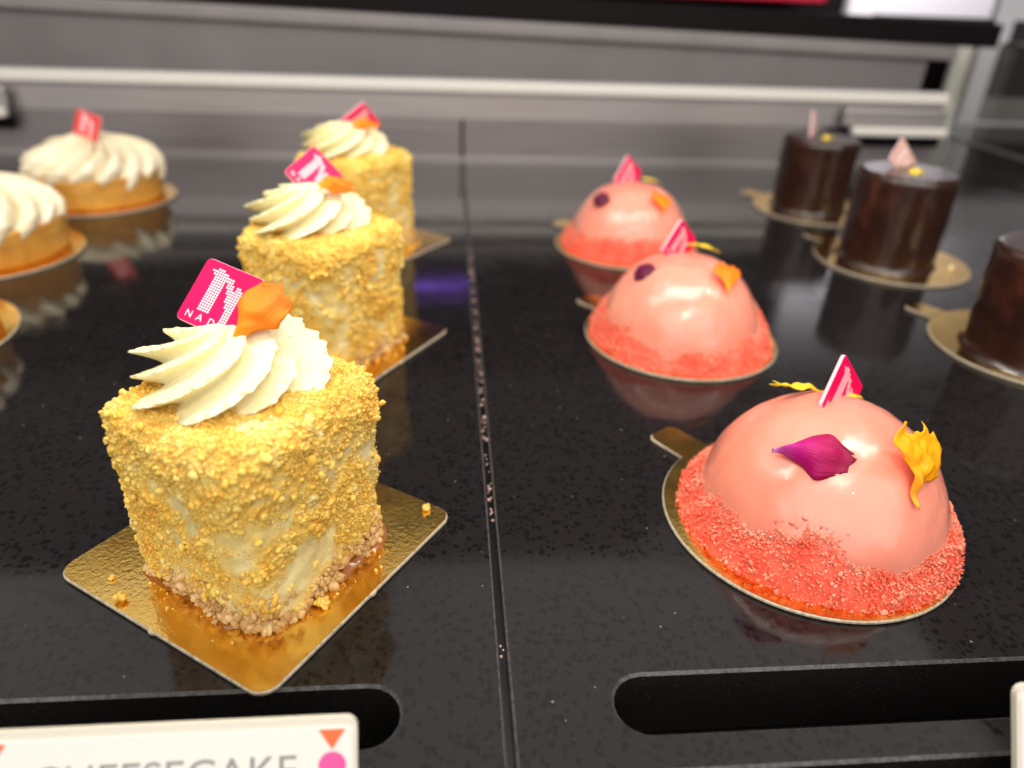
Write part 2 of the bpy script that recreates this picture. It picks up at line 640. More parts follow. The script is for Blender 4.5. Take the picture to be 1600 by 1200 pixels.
# wet crumbs lying in the joint
pp, ss = [], []
for y0, y1, k, zc in ((112, 118, 3, -5.2), (158, 182, 12, -4.8), (182, 230, 17, -4.6), (230, 330, 40, -4.5), (330, 600, 60, -4.4)):
    for _ in range(k):
        y = random.uniform(y0, y1)
        s_ = random.uniform(.22, .58)
        pp.append((random.uniform(-.5, .5), y, -s_ * random.uniform(.4, 1.2)))
        ss.append(s_)
tag(link_mesh('joint_crumbs', crumb_mesh('joint_crumbs', pp, ss, 1, .15), DROP),
    'tiny wet pink crumbs caught in the joint between the two counter slabs', 'crumbs', kind='stuff')

# ------------------------------------------------------------------ back of the case
t = thing('back_upstand', 'long brushed steel upstand with a bright top rail along the back of the counter', 'back panel', (0, 600, 0))
v, f = box(-700, 391, 0, 6, 3.2, 31.8)
mk('lower_panel', v, f, STEEL_DK, t, smooth=False)
v, f = box(-700, 391, 1.2, 6, 32, 51.4)
mk('upper_panel', v, f, STEEL, t, smooth=False)
v, f = box(-700, 391, -3, 6, .05, 3)
mk('seal_strip', v, f, STEEL, t, smooth=False)
v, f = box(-700, 391, -4, 12, 51.5, 59.5)
bevel(mk('top_rail', v, f, ALU, t, smooth=False), 1.5)
v, f = box(-1.2, 1.2, -.6, 3, 3.3, 31.5)
mk('black_strip', v, f, BLACK, t, smooth=False)  # thin black strip up the lower panel, in line with the counter joint

t = thing('rear_shutter', 'dull grey rear shutter panel with a paler rail behind the steel upstand', 'shutter', (0, 660, 8))
t.rotation_euler.y = .021
v, f = box(-1000, 402, 0, 10, -40, 79.8)
mk('panel', v, f, ENAMEL, t, smooth=False)
v, f = box(-900, 424, -6, 10, 80, 91)
bevel(mk('rail', v, f, ENAMEL_LT, t, smooth=False), 2)
t = mk('black_beam', *box(-900, 463, 0, 26, 91.2, 110), BLACK, smooth=False, loc=(0, 664, 8))
t.rotation_euler.y = .021
tag(t, 'matt black beam running across above the grey rear shutter', 'beam')
t = mk('black_beam', *box(-900, -10, 0, 28, 110.2, 150), BLACK, smooth=False, loc=(0, 692, 8))
t.rotation_euler.y = .021
tag(t, 'thick black header panel closing the top left behind the beam', 'panel')
t = mk('side_board', *box(425, 552, 800, 812, -20, 108), BLACK, smooth=False)
tag(t, 'matt black board between the grey shutter end and the glass edges', 'board')
t = thing('violet_lamp', 'small violet light above the black beam, mirrored in the counter behind the second cheesecake', 'lamp', (-21, 658, 126))
mk('tube', *box(-26, 30, -2, 2, 0, 8), VIOLET, t, smooth=False)
mk('housing', *box(-28, 32, 2.1, 6, -1, 9), BLACK, t, smooth=False)

# metal hinge brackets on the upstand


def bracket(x0, x1, label):
    t = thing('hinge_bracket', label, 'bracket', ((x0 + x1) / 2, 594, 0), group=None)
    w = (x1 - x0) / 2
    bevel(mk('plate', *box(-w, w, -4, 1.5, 34, 48.5), STEEL, t, smooth=False), 2)
    bevel(mk('lip', *box(-w + 6, w, -12, -4.2, 28.5, 35), ALU, t, smooth=False), 1.5)
    mk('shade_block', *box(-w - 2, w, -3, 1, 19, 28), BLACK, t, smooth=False)  # black box standing in for the shade under the plate
    mk('arm', *box(-w - 9, -w + 4, -6, 1, 22, 33), BLACK, t, smooth=False)
    return t


bracket(304, 389, 'shiny metal hinge bracket at the right end of the steel upstand')
bracket(-420, -330, 'shiny metal hinge bracket at the far left edge of the steel upstand')

# right side: glass edges, channel, post, neighbour counter
t = thing('glass_panel', 'upright glass side panel seen by its pale green back edge', 'glass panel', (506, 754, 0))
mk('pane', *box(-4.5, 4.5, -170, -6.2, .5, 92), GLASS, t, smooth=False)
bevel(mk('edge_strip', *box(-20, 6.5, -6, 2, .3, 97), GEDGE, t, smooth=False), 1.5)
t = thing('glass_panel', 'second upright glass panel edge just right of the first, slightly lower', 'glass panel', (522, 772, 0))
mk('pane', *box(-3, 3, -170, -6.2, .5, 88), GLASS, t, smooth=False)
bevel(mk('edge_strip', *box(-6, 3.5, -6, 2, .3, 93), GEDGE, t, smooth=False), 1.5)
t = mk('side_channel', *box(506.2, 517, 300, 753, -4, 1.2), STEEL, smooth=False)
tag(bevel(t, .6), 'steel channel along the right edge of the black counter', 'channel')
tag(mk('neighbour_counter', *box(526, 1300, 200, 860, -26, -6), QUARTZ, smooth=False), 'black counter of the next display case at right', kind='structure')
t = thing('neighbour_case_frame', 'pale grey window frame of the next case at the top right', 'frame', (640, 900, 0))
mk('post', *box(-18, 6, 0, 12, -20, 200), WALL, t, smooth=False)
mk('top_rail', *box(6.2, 500, 0, 12, 104, 150), WALL, t, smooth=False)
mk('bottom_rail', *box(6.2, 500, 0, 12, -8, 20), ENAMEL_LT, t, smooth=False)
mk('dark_panel', *box(6.2, 500, 5, 12, 20.2, 103.8), SLATE, t, smooth=False)
tag(mk('back_wall', *box(-1500, 745, 1520, 1540, -400, 700), BLACK, smooth=False), kind='structure')
tag(mk('back_wall.001', *box(746, 2500, 1500, 1540, -400, 700), WALL, smooth=False), kind='structure')
t = thing('red_box', 'blurred red box on the shelf behind the black beam', 'box', (445, 1450, 105))
bevel(mk('carton', *box(-240, 210, -40, 40, 0, 60), RED, t, smooth=False), 3)
mk('lid', *box(-243, 213, -43, 43, 60.2, 76), RED, t, smooth=False)
tag(mk('floor', *box(-2500, 2500, -2500, 1540, -900, -880), BLACK, smooth=False), kind='structure')

# ------------------------------------------------------------------ boards


def square_board(cx, cy, rz, label):
    t = thing('cake_board', label, 'cake board', (cx, cy, 0), rz)
    pts = round_rect(70.2, 70.2, 4.5, 6)
    # small moulded nibs in the middle of the sides
    out = []
    for i, p in enumerate(pts):
        out.append(p)
        nx = pts[(i + 1) % len(pts)]
        if math.hypot(nx[0] - p[0], nx[1] - p[1]) > 20:
            dx, dy = (nx[0] - p[0]), (nx[1] - p[1])
            L = math.hypot(dx, dy)
            ox, oy = dy / L, -dx / L
            for a, e in ((.485, 0), (.495, .45), (.51, .45), (.52, 0)):
                out.append((p[0] + dx * a + ox * e, p[1] + dy * a + oy * e))
    v, f = slab_shape(out, .15, 1.35)
    bevel(mk('paper_core', v, f, BEDGE, t, smooth=False), .3, 1)
    v, f = slab_shape(round_rect(69.6, 69.6, 4.3, 6), 1.36, 1.5)
    mk('foil_top', v, f, GOLD, t, smooth=False)
    return t


SQ = math.radians(190.97 - 45)
CC = [(-59.3, 151.1), (-59.5, 270.5), (-57.5, 393.2)]
square_board(*CC[0], SQ, 'square gold board under the nearest crumbed cheesecake')
square_board(*CC[1], SQ + .03, 'square gold board under the middle crumbed cheesecake')
square_board(*CC[2], SQ - .02, 'square gold board under the rearmost crumbed cheesecake')


def round_board(cx, cy, R, ta, label, cat='cake board'):
    t = thing('cake_board', label, cat, (cx, cy, 0), ta)
    # disc with a pull tab along local +x
    a0 = math.asin(6.0 / R)

    def outline(g):
        pts = []
        for k in range(73):
            a = a0 + (2 * PI - 2 * a0) * k / 72
            pts.append(((R + g) * math.cos(a), (R + g) * math.sin(a)))
        x1 = R + 14 + g
        w = 6 + g
        for k in range(5):
            a = -PI / 2 + PI / 2 * k / 4
            pts.append((x1 - 3 + 3 * math.cos(a), -w + 3 + 3 * math.sin(a)))
        for k in range(5):
            a = PI / 2 * k / 4
            pts.append((x1 - 3 + 3 * math.cos(a), w - 3 + 3 * math.sin(a)))
        return pts
    v, f = slab_shape(outline(0), .15, 1.25)
    bevel(mk('paper_core', v, f, BEDGE, t, smooth=False), .3, 1)
    v, f = slab_shape(outline(-.35), 1.26, 1.4)
    mk('foil_top', v, f, GOLD, t, smooth=False)
    v, f = box(R + .6, R + 1.3, -5.4, 5.4, 1.41, 1.62)
    mk('tab_crease', v, f, GOLD, t, smooth=False)
    return t


DC = [(89.1, 156.8), (86.0, 275.1), (88.5, 393.7)]
for (x, y), lab, a in zip(DC, ('round gold board with tab under the nearest pink dome', 'round gold board with tab under the middle pink dome', 'round gold board under the rearmost pink dome'), (125, 130, 128)):
    round_board(x, y, 40, math.radians(a), lab)
HC = [(236, 262), (232.8, 371.2), (235, 473)]
for (x, y), lab, a in zip(HC, ('round gold board with tab under the chocolate cake cut off by the right edge', 'round gold board with tab under the middle chocolate cake', 'round gold board with tab under the rearmost chocolate cake'), (121, 119, 129)):
    round_board(x, y, 40, math.radians(a), lab)
TC = [(-228, 274), (-243, 374), (-229, 479)]
for (x, y), lab, a in zip(TC, ('round gold board whose edge just enters at the left under the nearest tart', 'round gold board under the middle meringue tart at the left edge', 'round gold board under the rearmost meringue tart'), (150, 160, 140)):
    round_board(x, y, 44.0, math.radians(a), lab)

# ------------------------------------------------------------------ crumbed cheesecake
CCX, CCY = 1.3, -3.0            # the cake sits a little off the board's middle
HALF, RC = 22.9, 4.2


def cc_section(th):
    """rounded square radius with its corners on the board's diagonals"""
    a = th - SQ
    n = 5.6
    return HALF * (abs(math.cos(a)) ** n + abs(math.sin(a)) ** n) ** (-1 / n)


cc_tone = []


def cc_body():
    nu = 330
    prof = []
    for k in range(76):
        z = 0 + 43.0 * k / 75
        prof.append((1 - .045 * (1 - z / 43) - .05 * max(0, 1 - z / 5) ** 2, z))
    for k in range(1, 13):
        a = PI / 2 * k / 12
        prof.append((1 - (1 - math.cos(a)) * .19, 43 + 4.6 * math.sin(a)))
    for k in range(1, 35):
        prof.append((.81 * (1 - k / 35) + .001, 47.6 + .5 * math.sin(k / 35 * PI)))
    V = []
    cc_tone.clear()
    for s, z in prof:
        for i in range(nu):
            th = 2 * PI * i / nu
            r = cc_section(th) * s
            p = (r * math.cos(th), r * math.sin(th), z)
            msk = min(1, max(0, .55 + 1.5 * nz(p, .085, 11.0) + .5 * nz(p, .25, 4.0)))
            dd_ = (math.degrees(th) + 77 + 180) % 360 - 180
            cc_tone.append(max(0, msk - .9 * math.exp(-(dd_ / 17) ** 2) * math.exp(-((z - 9) / 9) ** 2)))
            d = 1.0 * nz(p, .11, 3.3) + .6 * nz(p, .30, 8.1) + msk * (.6 + .85 * nz(p, .45, 1.9) + .55 * nz(p, 1.0, 4.9))
            k = 1 + d / max(r, 6)
            V.append((p[0] * k, p[1] * k, z + (d * .7 if s < .95 and z > 40 else d * .25)))
    return np.array(V), grid_faces(nu, len(prof))


t = thing('cheesecake', 'nearest tall square cheesecake coated in golden crumbs, topped with a cream swirl and orange petal', 'cheesecake',
          (CC[0][0] + CCX, CC[0][1] + CCY, 1.5), group='crumbed cheesecakes in a row')
cake0 = t
bv, bf = cc_body()
bf = np.concatenate([bf, np.zeros((0, 4), int)])
cb_ = mk('cream_block', bv, bf, CCBODY, t)
cb_.data.attributes.new('tone', 'FLOAT', 'POINT').data.foreach_set('value', cc_tone)
# golden crumb coat
P, N = sample_surface(bv, bf, 42000)
keep, size, tone = [], [], []
for p, n in zip(P, N):
    ang = math.degrees(math.atan2(p[1], p[0]))
    z = p[2]
    cov = .66 + 1.05 * nz(p, .085, 11.0) + .55 * nz(p, .25, 4.0)
    if n[2] < .5:
        cov -= .22 * math.exp(-((z - 25) / 8) ** 2)
        # bare cream at the bottom of the corner that faces the customer
        dd = (ang + 77 + 180) % 360 - 180
        cov -= .9 * math.exp(-(dd / 17) ** 2) * math.exp(-((z - 9) / 9) ** 2)
        if z < 6:
            cov -= .7
    else:
        cov += .1
    if z > 41:
        cov += .3
    if cov > random.uniform(.25, .85):
        s_ = .24 + .50 * random.random() ** 2.2
        if random.random() < .045:
            s_ *= 1.8
        keep.append(p + n * s_ * random.uniform(-1.0, .12))
        size.append(s_)
        tone.append(min(1, max(0, .5 + .75 * nz(p, .12, 7.0) + random.uniform(-.3, .3))))
for q_ in range(0, 2600):
    p, n = P[-1 - q_], N[-1 - q_]
    z = p[2]
    w_ = .10 + .55 * math.exp(-((z - 37) / 8) ** 2) + .25 * math.exp(-((z - 14) / 6) ** 2)
    if nz(p, .16, 2.2) + random.uniform(-.3, .3) > .55 - w_ and z > 4:
        s_ = random.uniform(.6, 1.25)
        for _ in range(3):
            keep.append(p + n * s_ * .1 - n * s_ * .35 + rng.normal(size=3) * s_ * .5)
            size.append(s_ * random.uniform(.5, .95))
            tone.append(min(1, max(0, .55 + .5 * nz(p, .12, 7.0) + random.uniform(-.2, .25))))
keep, size, tone = np.array(keep), np.array(size), np.array(tone)
order = np.argsort(-size)
nb_ = 9000
keep, size, tone = keep[order], size[order], tone[order]
tag(link_mesh('crumb_coat', crumb_mesh('crumb_coat', keep[:nb_], size[:nb_], 1, .35, tone[:nb_]), CRUMB, t), kind='stuff')
tag(link_mesh('fine_crumb_coat', crumb_mesh('fine_crumb_coat', keep[nb_:], size[nb_:], 0, .35, tone[nb_:]), CRUMB, t), kind='stuff')
dp, dn = sample_surface(bv, bf, 26000)
ok = np.array([(.62 + 1.05 * nz(p, .085, 11.0) + .5 * nz(p, .25, 4.0)) > random.uniform(.1, .9) and p[2] > 3 for p in dp])
dp, dn = dp[ok], dn[ok]
ds = rng.uniform(.09, .24, len(dp))
tag(link_mesh('crumb_dust', crumb_mesh('crumb_dust', dp + dn * (ds * rng.uniform(-.2, 1.5, len(dp)))[:, None] + dn * .12, ds, 0, .4), CRUMB, t), kind='stuff')
# biscuit crumble round the foot
pp, ss = [], []
for _ in range(1500):
    th = random.uniform(0, 2 * PI)
    z = abs(random.gauss(0, 3.6))
    r = cc_section(th) * .95 + random.uniform(-.6, 1.0) + max(0, 2.5 - z) * random.uniform(0, .55)
    s_ = .45 + .9 * random.random() ** 2
    if z > 9.0 or nz((math.cos(th), math.sin(th), z * .1), 2.6, 1.0) < -.28:
        continue
    pp.append((r * math.cos(th), r * math.sin(th), max(z, s_ * .7)))
    ss.append(s_)
tag(link_mesh('biscuit_crumble', crumb_mesh('biscuit_crumble', pp, ss, 1, .2), CRUMB_B, t), kind='stuff')
# sticky caramel foot
nu = 96
V = []
for k, (g, z) in enumerate(((2.6, .02), (2.3, .4), (1.4, .8), (-1.0, 1.8))):
    for i in range(nu):
        th = 2 * PI * i / nu
        r = cc_section(th) * .95 + g * (.5 + 1.6 * nz((math.cos(th), math.sin(th), 0), 2.4, 5.0) + .5 * nz((math.cos(th), math.sin(th), 0), 7, 2.0))
        V.append((r * math.cos(th), r * math.sin(th), z))
mk('caramel_foot', np.array(V), grid_faces(nu, 4), CARAMEL, t)


def swirl_mesh(R, H, n, twist, dep, seed):
    """piped rosette: the columns of the mesh follow the ridges"""
    per = 44
    nu, nv = n * per, 96
    V = []
    for j in range(nv):
        v_ = j / (nv - 1)
        a = v_ * PI / 2
        rp = R * (max(0, math.cos(a)) ** .85) * (1 - .30 * max(0, 1 - v_ * 5) ** 2)
        zz = H * (math.sin(a) ** 1.15)
        for i in range(nu):
            th = 2 * PI * i / nu + twist * v_ ** .9
            lobe, k = divmod(i, per)
            x = (k / per) ** .80
            a_ = abs(2 * x - 1)
            cr = .80 * a_ * a_ * (3 - 2 * a_) + .20 * a_ ** 1.4
            amp = 1 + .09 * (math.sin(lobe * 2.4 + seed) * (1 - k / per) + math.sin(((lobe + 1) % n) * 2.4 + seed) * k / per)
            r = rp * (1 - dep * (1 - cr)) * amp
            p = (r * math.cos(th), r * math.sin(th), zz)
            jag = 1.0 * nz(p, .45, seed) * max(0, cr - .4) + 1.1 * nz(p, 1.0, seed + 5) * max(0, cr - .6) + .7 * nz(p, 2.0, seed + 2) * max(0, cr - .75) + .16 * nz(p, .9, seed + 3)
            r = max(0, r + jag * 1.9 * min(1, rp / 8))
            dz = 1.6 * (cr - .5) * math.sin(a) * math.cos(a) + jag * .4
            V.append((r * math.cos(th), r * math.sin(th), zz + dz))
    return np.array(V), grid_faces(nu, nv)


sv, sf = swirl_mesh(22.6, 15.4, 9, 2.5, .33, 1.0)
mk('cream_swirl', sv, sf, CREAM, t, loc=(-3.6, 4.4, 46.2))

c2 = copy_tree(cake0)
c2['label'] = 'middle tall square crumbed cheesecake with a cream swirl, standing behind the nearest one'
c2.location = Vector((CC[1][0] + 1.5, CC[1][1] - 2.5, 1.5)) * S
c2.rotation_euler.z = -PI / 2
c3 = copy_tree(cake0)
c3['label'] = 'rearmost crumbed cheesecake, blurred, half hidden behind the middle cheesecake'
c3.location = Vector((CC[2][0] - 2, CC[2][1] - 1.5, 1.5)) * S
c3.rotation_euler.z = PI
for c_, rz in ((c2, PI / 2 + .15), (c3, PI - .1)):
    for ch in c_.children:
        if ch.name.startswith('cream_swirl'):
            ch.rotation_euler.z = rz
            o_ = Vector((-5.5, 3.0, 46.6)) * S
            ch.location = Matrix.Rotation(-c_.rotation_euler.z, 3, 'Z') @ o_

# loose crumbs on the near board
pp, ss = [], []
for _ in range(170):
    th = random.uniform(0, 2 * PI)
    r = cc_section(th) + 1 + abs(random.gauss(0, 4.5))
    if r > 31:
        continue
    s_ = .12 + .5 * random.random() ** 3
    pp.append((CC[0][0] + CCX + r * math.cos(th), CC[0][1] + CCY + r * math.sin(th), 1.5 + s_ * .6))
    ss.append(s_)
tag(link_mesh('loose_crumbs', crumb_mesh('loose_crumbs', pp, ss, 1, .3), CRUMB),
    'fine golden crumbs scattered round the foot of the nearest cheesecake', 'crumbs', kind='stuff')
pp, ss = [], []
for cx_, cy_ in CC[1:]:
    for _ in range(150):
        th = random.uniform(0, 2 * PI)
        r = cc_section(th) + .5 + abs(random.gauss(0, 4.5))
        s_ = .2 + .8 * random.random() ** 2
        if r < 32:
            pp.append((cx_ + r * math.cos(th), cy_ + r * math.sin(th), 1.5 + s_ * .6))
            ss.append(s_)
tag(link_mesh('loose_crumbs', crumb_mesh('loose_crumbs', pp, ss, 1, .3), CRUMB),
    'golden crumbs scattered on the boards of the two farther cheesecakes', 'crumbs', kind='stuff')


def lump(x, y, s_, label, mat=None):
    me = crumb_mesh('crumb', [(0, 0, 0)] + [(random.uniform(-.6, .6) * s_, random.uniform(-.6, .6) * s_, random.uniform(-.1, .5) * s_) for _ in range(5)],
                    [s_ * .7] + [s_ * random.uniform(.35, .6) for _ in range(5)], 2, .3, [random.uniform(.4, .8)] * 6)
    o = link_mesh('crumb', me, mat or CRUMB, None, (x, y, 1.5 + s_ * .62))
    return tag(o, label, 'crumb', 'single loose crumbs on the near gold board')


lump(-88.6, 131.2, 1.5, 'large pale crumb near the left edge of the near gold board')
lump(-93.2, 138.4, .75, 'small crumb near the left corner of the near gold board')
lump(-18.2, 161.8, 1.3, 'pale crumb near the right corner of the near gold board')
lump(-61.9, 124.0, 1.5, 'round tan crumb in front of the near cheesecake, left of its front corner', CRUMB_B)
lump(-65.0, 123.2, .85, 'smaller tan crumb left of the round one before the near cheesecake', CRUMB_B)
lump(-46.3, 126.5, 2.0, 'largest crumb lump by the front right foot of the near cheesecake')
lump(-41.3, 127.3, 1.8, 'ragged crumb lump right of the largest one at the near cheesecake foot')

# ------------------------------------------------------------------ plaques
_fc = bpy.data.curves.new('lettering', 'FONT')


def text_mesh(s, size, sp=1.0):
    """polygon outlines of a word in millimetres (flat)"""
    cu = bpy.data.curves.new('lettering', 'FONT')
    cu.body = s
    cu.size = size
    cu.space_character = sp
    cu.resolution_u = 3
    o = bpy.data.objects.new('lettering', cu)
    COL.objects.link(o)
    dg = bpy.context.evaluated_depsgraph_get()
    me = bpy.data.meshes.new_from_object(o.evaluated_get(dg))
    v = [tuple(p.co) for p in me.vertices]
    f = [tuple(p.vertices) for p in me.polygons]
    bpy.data.objects.remove(o)
    bpy.data.curves.remove(cu)
    bpy.data.meshes.remove(me)
    return v, f


def n_dots(sz):
    """centres of the dots that make the big N"""
    d = sz * .040
    u0, v0 = sz * .26, sz * .25
    pts = []
    for row in range(16):
        for col in range(5):
            pts.append((col, row))
    pts += [(-1, 15), (-2, 15), (-1, 14), (0, 16), (1, 16), (2, 16)]
    for k, row in enumerate(range(14, 3, -1)):
        for w in range(3 if k < 6 else 2):
            c = 5 + k * .42 + w
            pts.append((round(c), row))
    for row in range(-3, 13):
        for col in range(10, 13):
            if not (row == 12 and col == 12):
                pts.append((col, row))
    pts = sorted(set(pts))
    return [(u0 + c * d, v0 + r * d) for c, r in pts], d * .43


def plaque(loc, upv, ri, sz, face, edge, label, text=True, group=None):
    U = Vector(upv).normalized()
    R_ = Vector(ri)
    R_ = (R_ - R_.dot(U) * U).normalized()
    Nn = R_.cross(U)
    t = thing('name_plaque', label, 'plaque', loc, group=group)
    t.rotation_euler = Matrix((R_, U, Nn)).transposed().to_euler()
    th = 1.1
    v, f = slab_shape(round_rect(sz, sz, 1.3, 4, sz / 2, sz / 2), -th, -.06)
    bevel(mk('body', v, f, edge, t, smooth=False), .15, 1)
    v, f = slab_shape(round_rect(sz - .25, sz - .25, 1.2, 4, sz / 2, sz / 2), -.055, 0)
    pf = mk('printed_face', v, f, face, t, smooth=False)
    pts, rd = n_dots(sz)
    V, F = [], []
    for x, y in pts:
        k = len(V)
        V += [(x + rd * math.cos(a * PI / 4), y + rd * math.sin(a * PI / 4), .03) for a in range(8)]
        F.append(tuple(range(k, k + 8)))
    mk('dotted_letter', V, F, PRINT, pf, smooth=False)
    if text:
        V, F = [], []
        for i, chh in enumerate('NAD'):
            v, f = text_mesh(chh, sz * .15)
            k = len(V)
            V += [(p[0] + sz * (.11 + .19 * i), p[1] + sz * .085, .03) for p in v]
            F += [tuple(q + k for q in g) for g in f]
        mk('lettering', V, F, PRINT, pf, smooth=False)
    return t


GP = 'square plaques stuck in the cakes'
plaque((-72.3, 154.7, 63.5), (.435, .566, .70), (.884, -.416, -.213), 15.6, PINK, PEDGE, 'pink square plaque with a dotted white N, stuck in the nearest cream swirl', True, GP)
plaque((-70.6, 273.9, 67.3), (.682, .526, .508), (.693, -.244, -.678), 15.2, PINK, PEDGE, 'pink square plaque stuck in the cream of the middle cheesecake', True, GP)
plaque((-65.7, 395.6, 63.9), (.79, .105, .604), (.501, .458, -.734), 15.2, PINK, PEDGE, 'blurred pink square plaque on the rearmost cheesecake', True, GP)
plaque((86.3, 158.8, 35.8), (.519, .582, .626), (.627, .239, -.742), 17.0, PINK, PEDGE, 'pink plaque tilted on its corner, stuck in the top of the nearest pink dome', True, GP)
plaque((74.4, 278.7, 36.8), (.547, .401, .734), (.62, .395, -.678), 15.6, PINK, PEDGE, 'pink plaque stuck in the top of the middle pink dome', True, GP)
plaque((79.0, 397.0, 35.8), (.489, .462, .74), (.631, .398, -.666), 16.6, PINK, PEDGE, 'pink plaque stuck in the top of the rearmost pink dome', True, GP)
plaque((-234.6, 473.4, 39.9), (.332, .168, .928), (.935, -.186, -.301), 15.0, REDP, PEDGE, 'red plaque stuck in the meringue of the rearmost tart', True, GP)
plaque((219.3, 375.6, 54.9), (.598, .593, .54), (.663, .012, -.748), 17.0, ROSE, PEDGE, 'pale rose plaque standing on the middle chocolate cake', True, GP)
plaque((221.7, 472.7, 46.6), (.046, .336, .941), (.593, .749, -.296), 17.0, ROSE, PEDGE, 'pale plaque seen edge-on, standing on the rearmost chocolate cake', True, GP)

# ------------------------------------------------------------------ pink dome cakes
DA, DZ, DZ0 = 33.0, 34.3, 0.0


def dome_cake():
    nu, nv = 144, 48
    V = []
    for j in range(nv):
        a = PI / 2 * j / (nv - 1)
        for i in range(nu):
            th = 2 * PI * i / nu
            r = DA * max(0, math.cos(a)) ** .90 + 1.2 * max(0, 1 - j / 9) ** 2
            p = (r * math.cos(th), r * math.sin(th), DZ * math.sin(a))
            d = .55 * nz(p, .07, 2.0) + .20 * nz(p, .2, 6.0)
            s_ = 1 + d / DA
            V.append((p[0] * s_, p[1] * s_, p[2] * s_))
    return np.array(V), grid_faces(nu, nv)


dv, df = dome_cake()
t = thing('dome_cake', 'nearest glossy pink dome cake with a coral crumb skirt and magenta and yellow petals', 'mousse cake', (92.2, 157, 1.4), group='pink dome cakes in a row')
dome0 = t
mk('glaze_dome', dv, df, GLAZE, t)
nu = 220
V = []
for k in range(14):
    for i in range(nu):
        th = 2 * PI * i / nu
        d_ = (math.cos(th), math.sin(th), 0)
        top = 8.2 + 4.5 * nz(d_, 1.6, 9.0) + 2.5 * nz(d_, 5.0, 4.0)
        dd = (math.degrees(th) - 240 + 180) % 360 - 180
        top += 4.5 * math.exp(-(dd / 16) ** 2)
        z = top * k / 13
        rin = DA * math.sqrt(1 - min(z / DZ, .95) ** 2)
        r = rin - .5 + (4.7 + 1.2 * nz(d_, 3, 2) + 1.5 * math.exp(-((((math.degrees(th) - 195 + 180) % 360 - 180)) / 45) ** 2)) * (1 - k / 13) ** .75 - (.6 if k == 13 else 0)
        p = (r * d_[0], r * d_[1], z)
        r += .55 * nz(p, .6, 2.0) + .35 * nz(p, 1.2, 6.0)
        V.append((r * d_[0], r * d_[1], z))
mk('crumb_bed', np.array(V), grid_faces(nu, 14), CRUMB_P, t)
pp, ss, tt = [], [], []
for _ in range(20000):
    th = random.uniform(0, 2 * PI)
    d_ = (math.cos(th), math.sin(th), 0)
    top = 9.5 + 5.0 * nz(d_, 1.6, 9.0) + 3.5 * nz(d_, 5.0, 4.0)
    dd = (math.degrees(th) - 240 + 180) % 360 - 180
    top += 5.0 * math.exp(-(dd / 16) ** 2)
    z = top * random.random() ** 1.15 + (abs(random.gauss(0, 1.4)) if random.random() < .06 else 0)
    zz = min(z / DZ, .95)
    rin = DA * math.sqrt(1 - zz * zz)
    k = max(0, 1 - z / max(top, 1))
    r = rin - .25 + random.random() * (5.6 + 1.2 * nz(d_, 3, 2) + 1.5 * math.exp(-((((math.degrees(th) - 195 + 180) % 360 - 180)) / 45) ** 2)) * k ** .75
    s_ = .15 + .33 * random.random() ** 2.2
    if random.random() < .03:
        s_ *= 1.8
    pp.append((r * math.cos(th), r * math.sin(th), z + s_ * .4))
    ss.append(s_)
    tt.append(min(1, max(0, .5 + .6 * nz((r * d_[0], r * d_[1], z), .2, 3.0) + random.uniform(-.3, .3))))
# a few stray crumbs higher on the front left
for _ in range(60):
    th = math.radians(random.gauss(243, 12))
    z = random.uniform(9, 17.5)
    rin = DA * math.sqrt(1 - (z / DZ) ** 2)
    s_ = random.uniform(.25, .95)
    rin -= s_ * .45
    pp.append((rin * math.cos(th), rin * math.sin(th), z))
    ss.append(s_)
    tt.append(.5)
tag(link_mesh('crumb_skirt', crumb_mesh('crumb_skirt', pp, ss, 1, .35, tt), CRUMB_P, t), kind='stuff')
for (x, y), rz, lab in (((85.2, 275.1), 1.9, 'middle glossy pink dome cake with a coral crumb skirt, behind the nearest one'),
                        ((89.6, 393.8), -2.0, 'rearmost glossy pink dome cake, partly hidden by the middle dome')):
    c_ = copy_tree(dome0)
    c_['label'] = lab
    c_.location = Vector((x, y, 1.4)) * S
    c_.rotation_euler.z = rz

# ------------------------------------------------------------------ petals


def petal(name, base, axis, nrm, L, W, shape, mat, label, curve=0.0, cup=0.0, lift=0.0, jag=.06, ruff=.3, seed=1.0, tail=0.0, jf=5.0, group='flower petals on the cakes', nu=26, nv=17):
    """a single petal: base point, direction it runs in, outward normal; shape(u) gives the half width"""
    A = Vector(axis).normalized()
    Nn = Vector(nrm)
    Nn = (Nn - Nn.dot(A) * A).normalized()
    B = Nn.cross(A)
    V, UV = [], []
    for i in range(nu):
        u = i / (nu - 1)
        for j in range(nv):
            w = 2 * j / (nv - 1) - 1
            hw = W / 2 * shape(u)
            j_ = jag * (u ** 3) * (nz((w * jf, seed, 0), 1.0, seed) + .5 * nz((w * jf * 2.6, seed, 3), 1.0, seed))
            x = L * u * (1 + j_ - .10 * w * w * u)
            y = hw * w * (1 + .18 * nz((u * 4, w, 0), 1.3, seed))
            x_ = x
            z = lift + cup * (1 - w * w) * math.sin(min(1, u * 1.15) * PI) - curve * (x_ - L * .45) ** 2 / L - (curve * .9) * y * y / max(W, 1) + ruff * nz((x * .35, y * .35, seed), 1.0, seed)
            if tail:
                y += tail * (1 - min(1, u / .4)) ** 2
            V.append(tuple(A * x + B * y + Nn * z))
            UV.append((u, j / (nv - 1)))
    F = []
    for i in range(nu - 1):
        for j in range(nv - 1):
            a = i * nv + j
            F.append((a, a + nv, a + nv + 1, a + 1))
    o = mk(name, V, F, mat, None, base)
    uvl = o.data.uv_layers.new(name='UVMap')
    for lp in o.data.loops:
        uvl.data[lp.index].uv = UV[lp.vertex_index]
    m = o.modifiers.new('thickness', 'SOLIDIFY')
    m.thickness = .18 * S
    m.offset = 0
    return tag(o, label, 'petal', group)


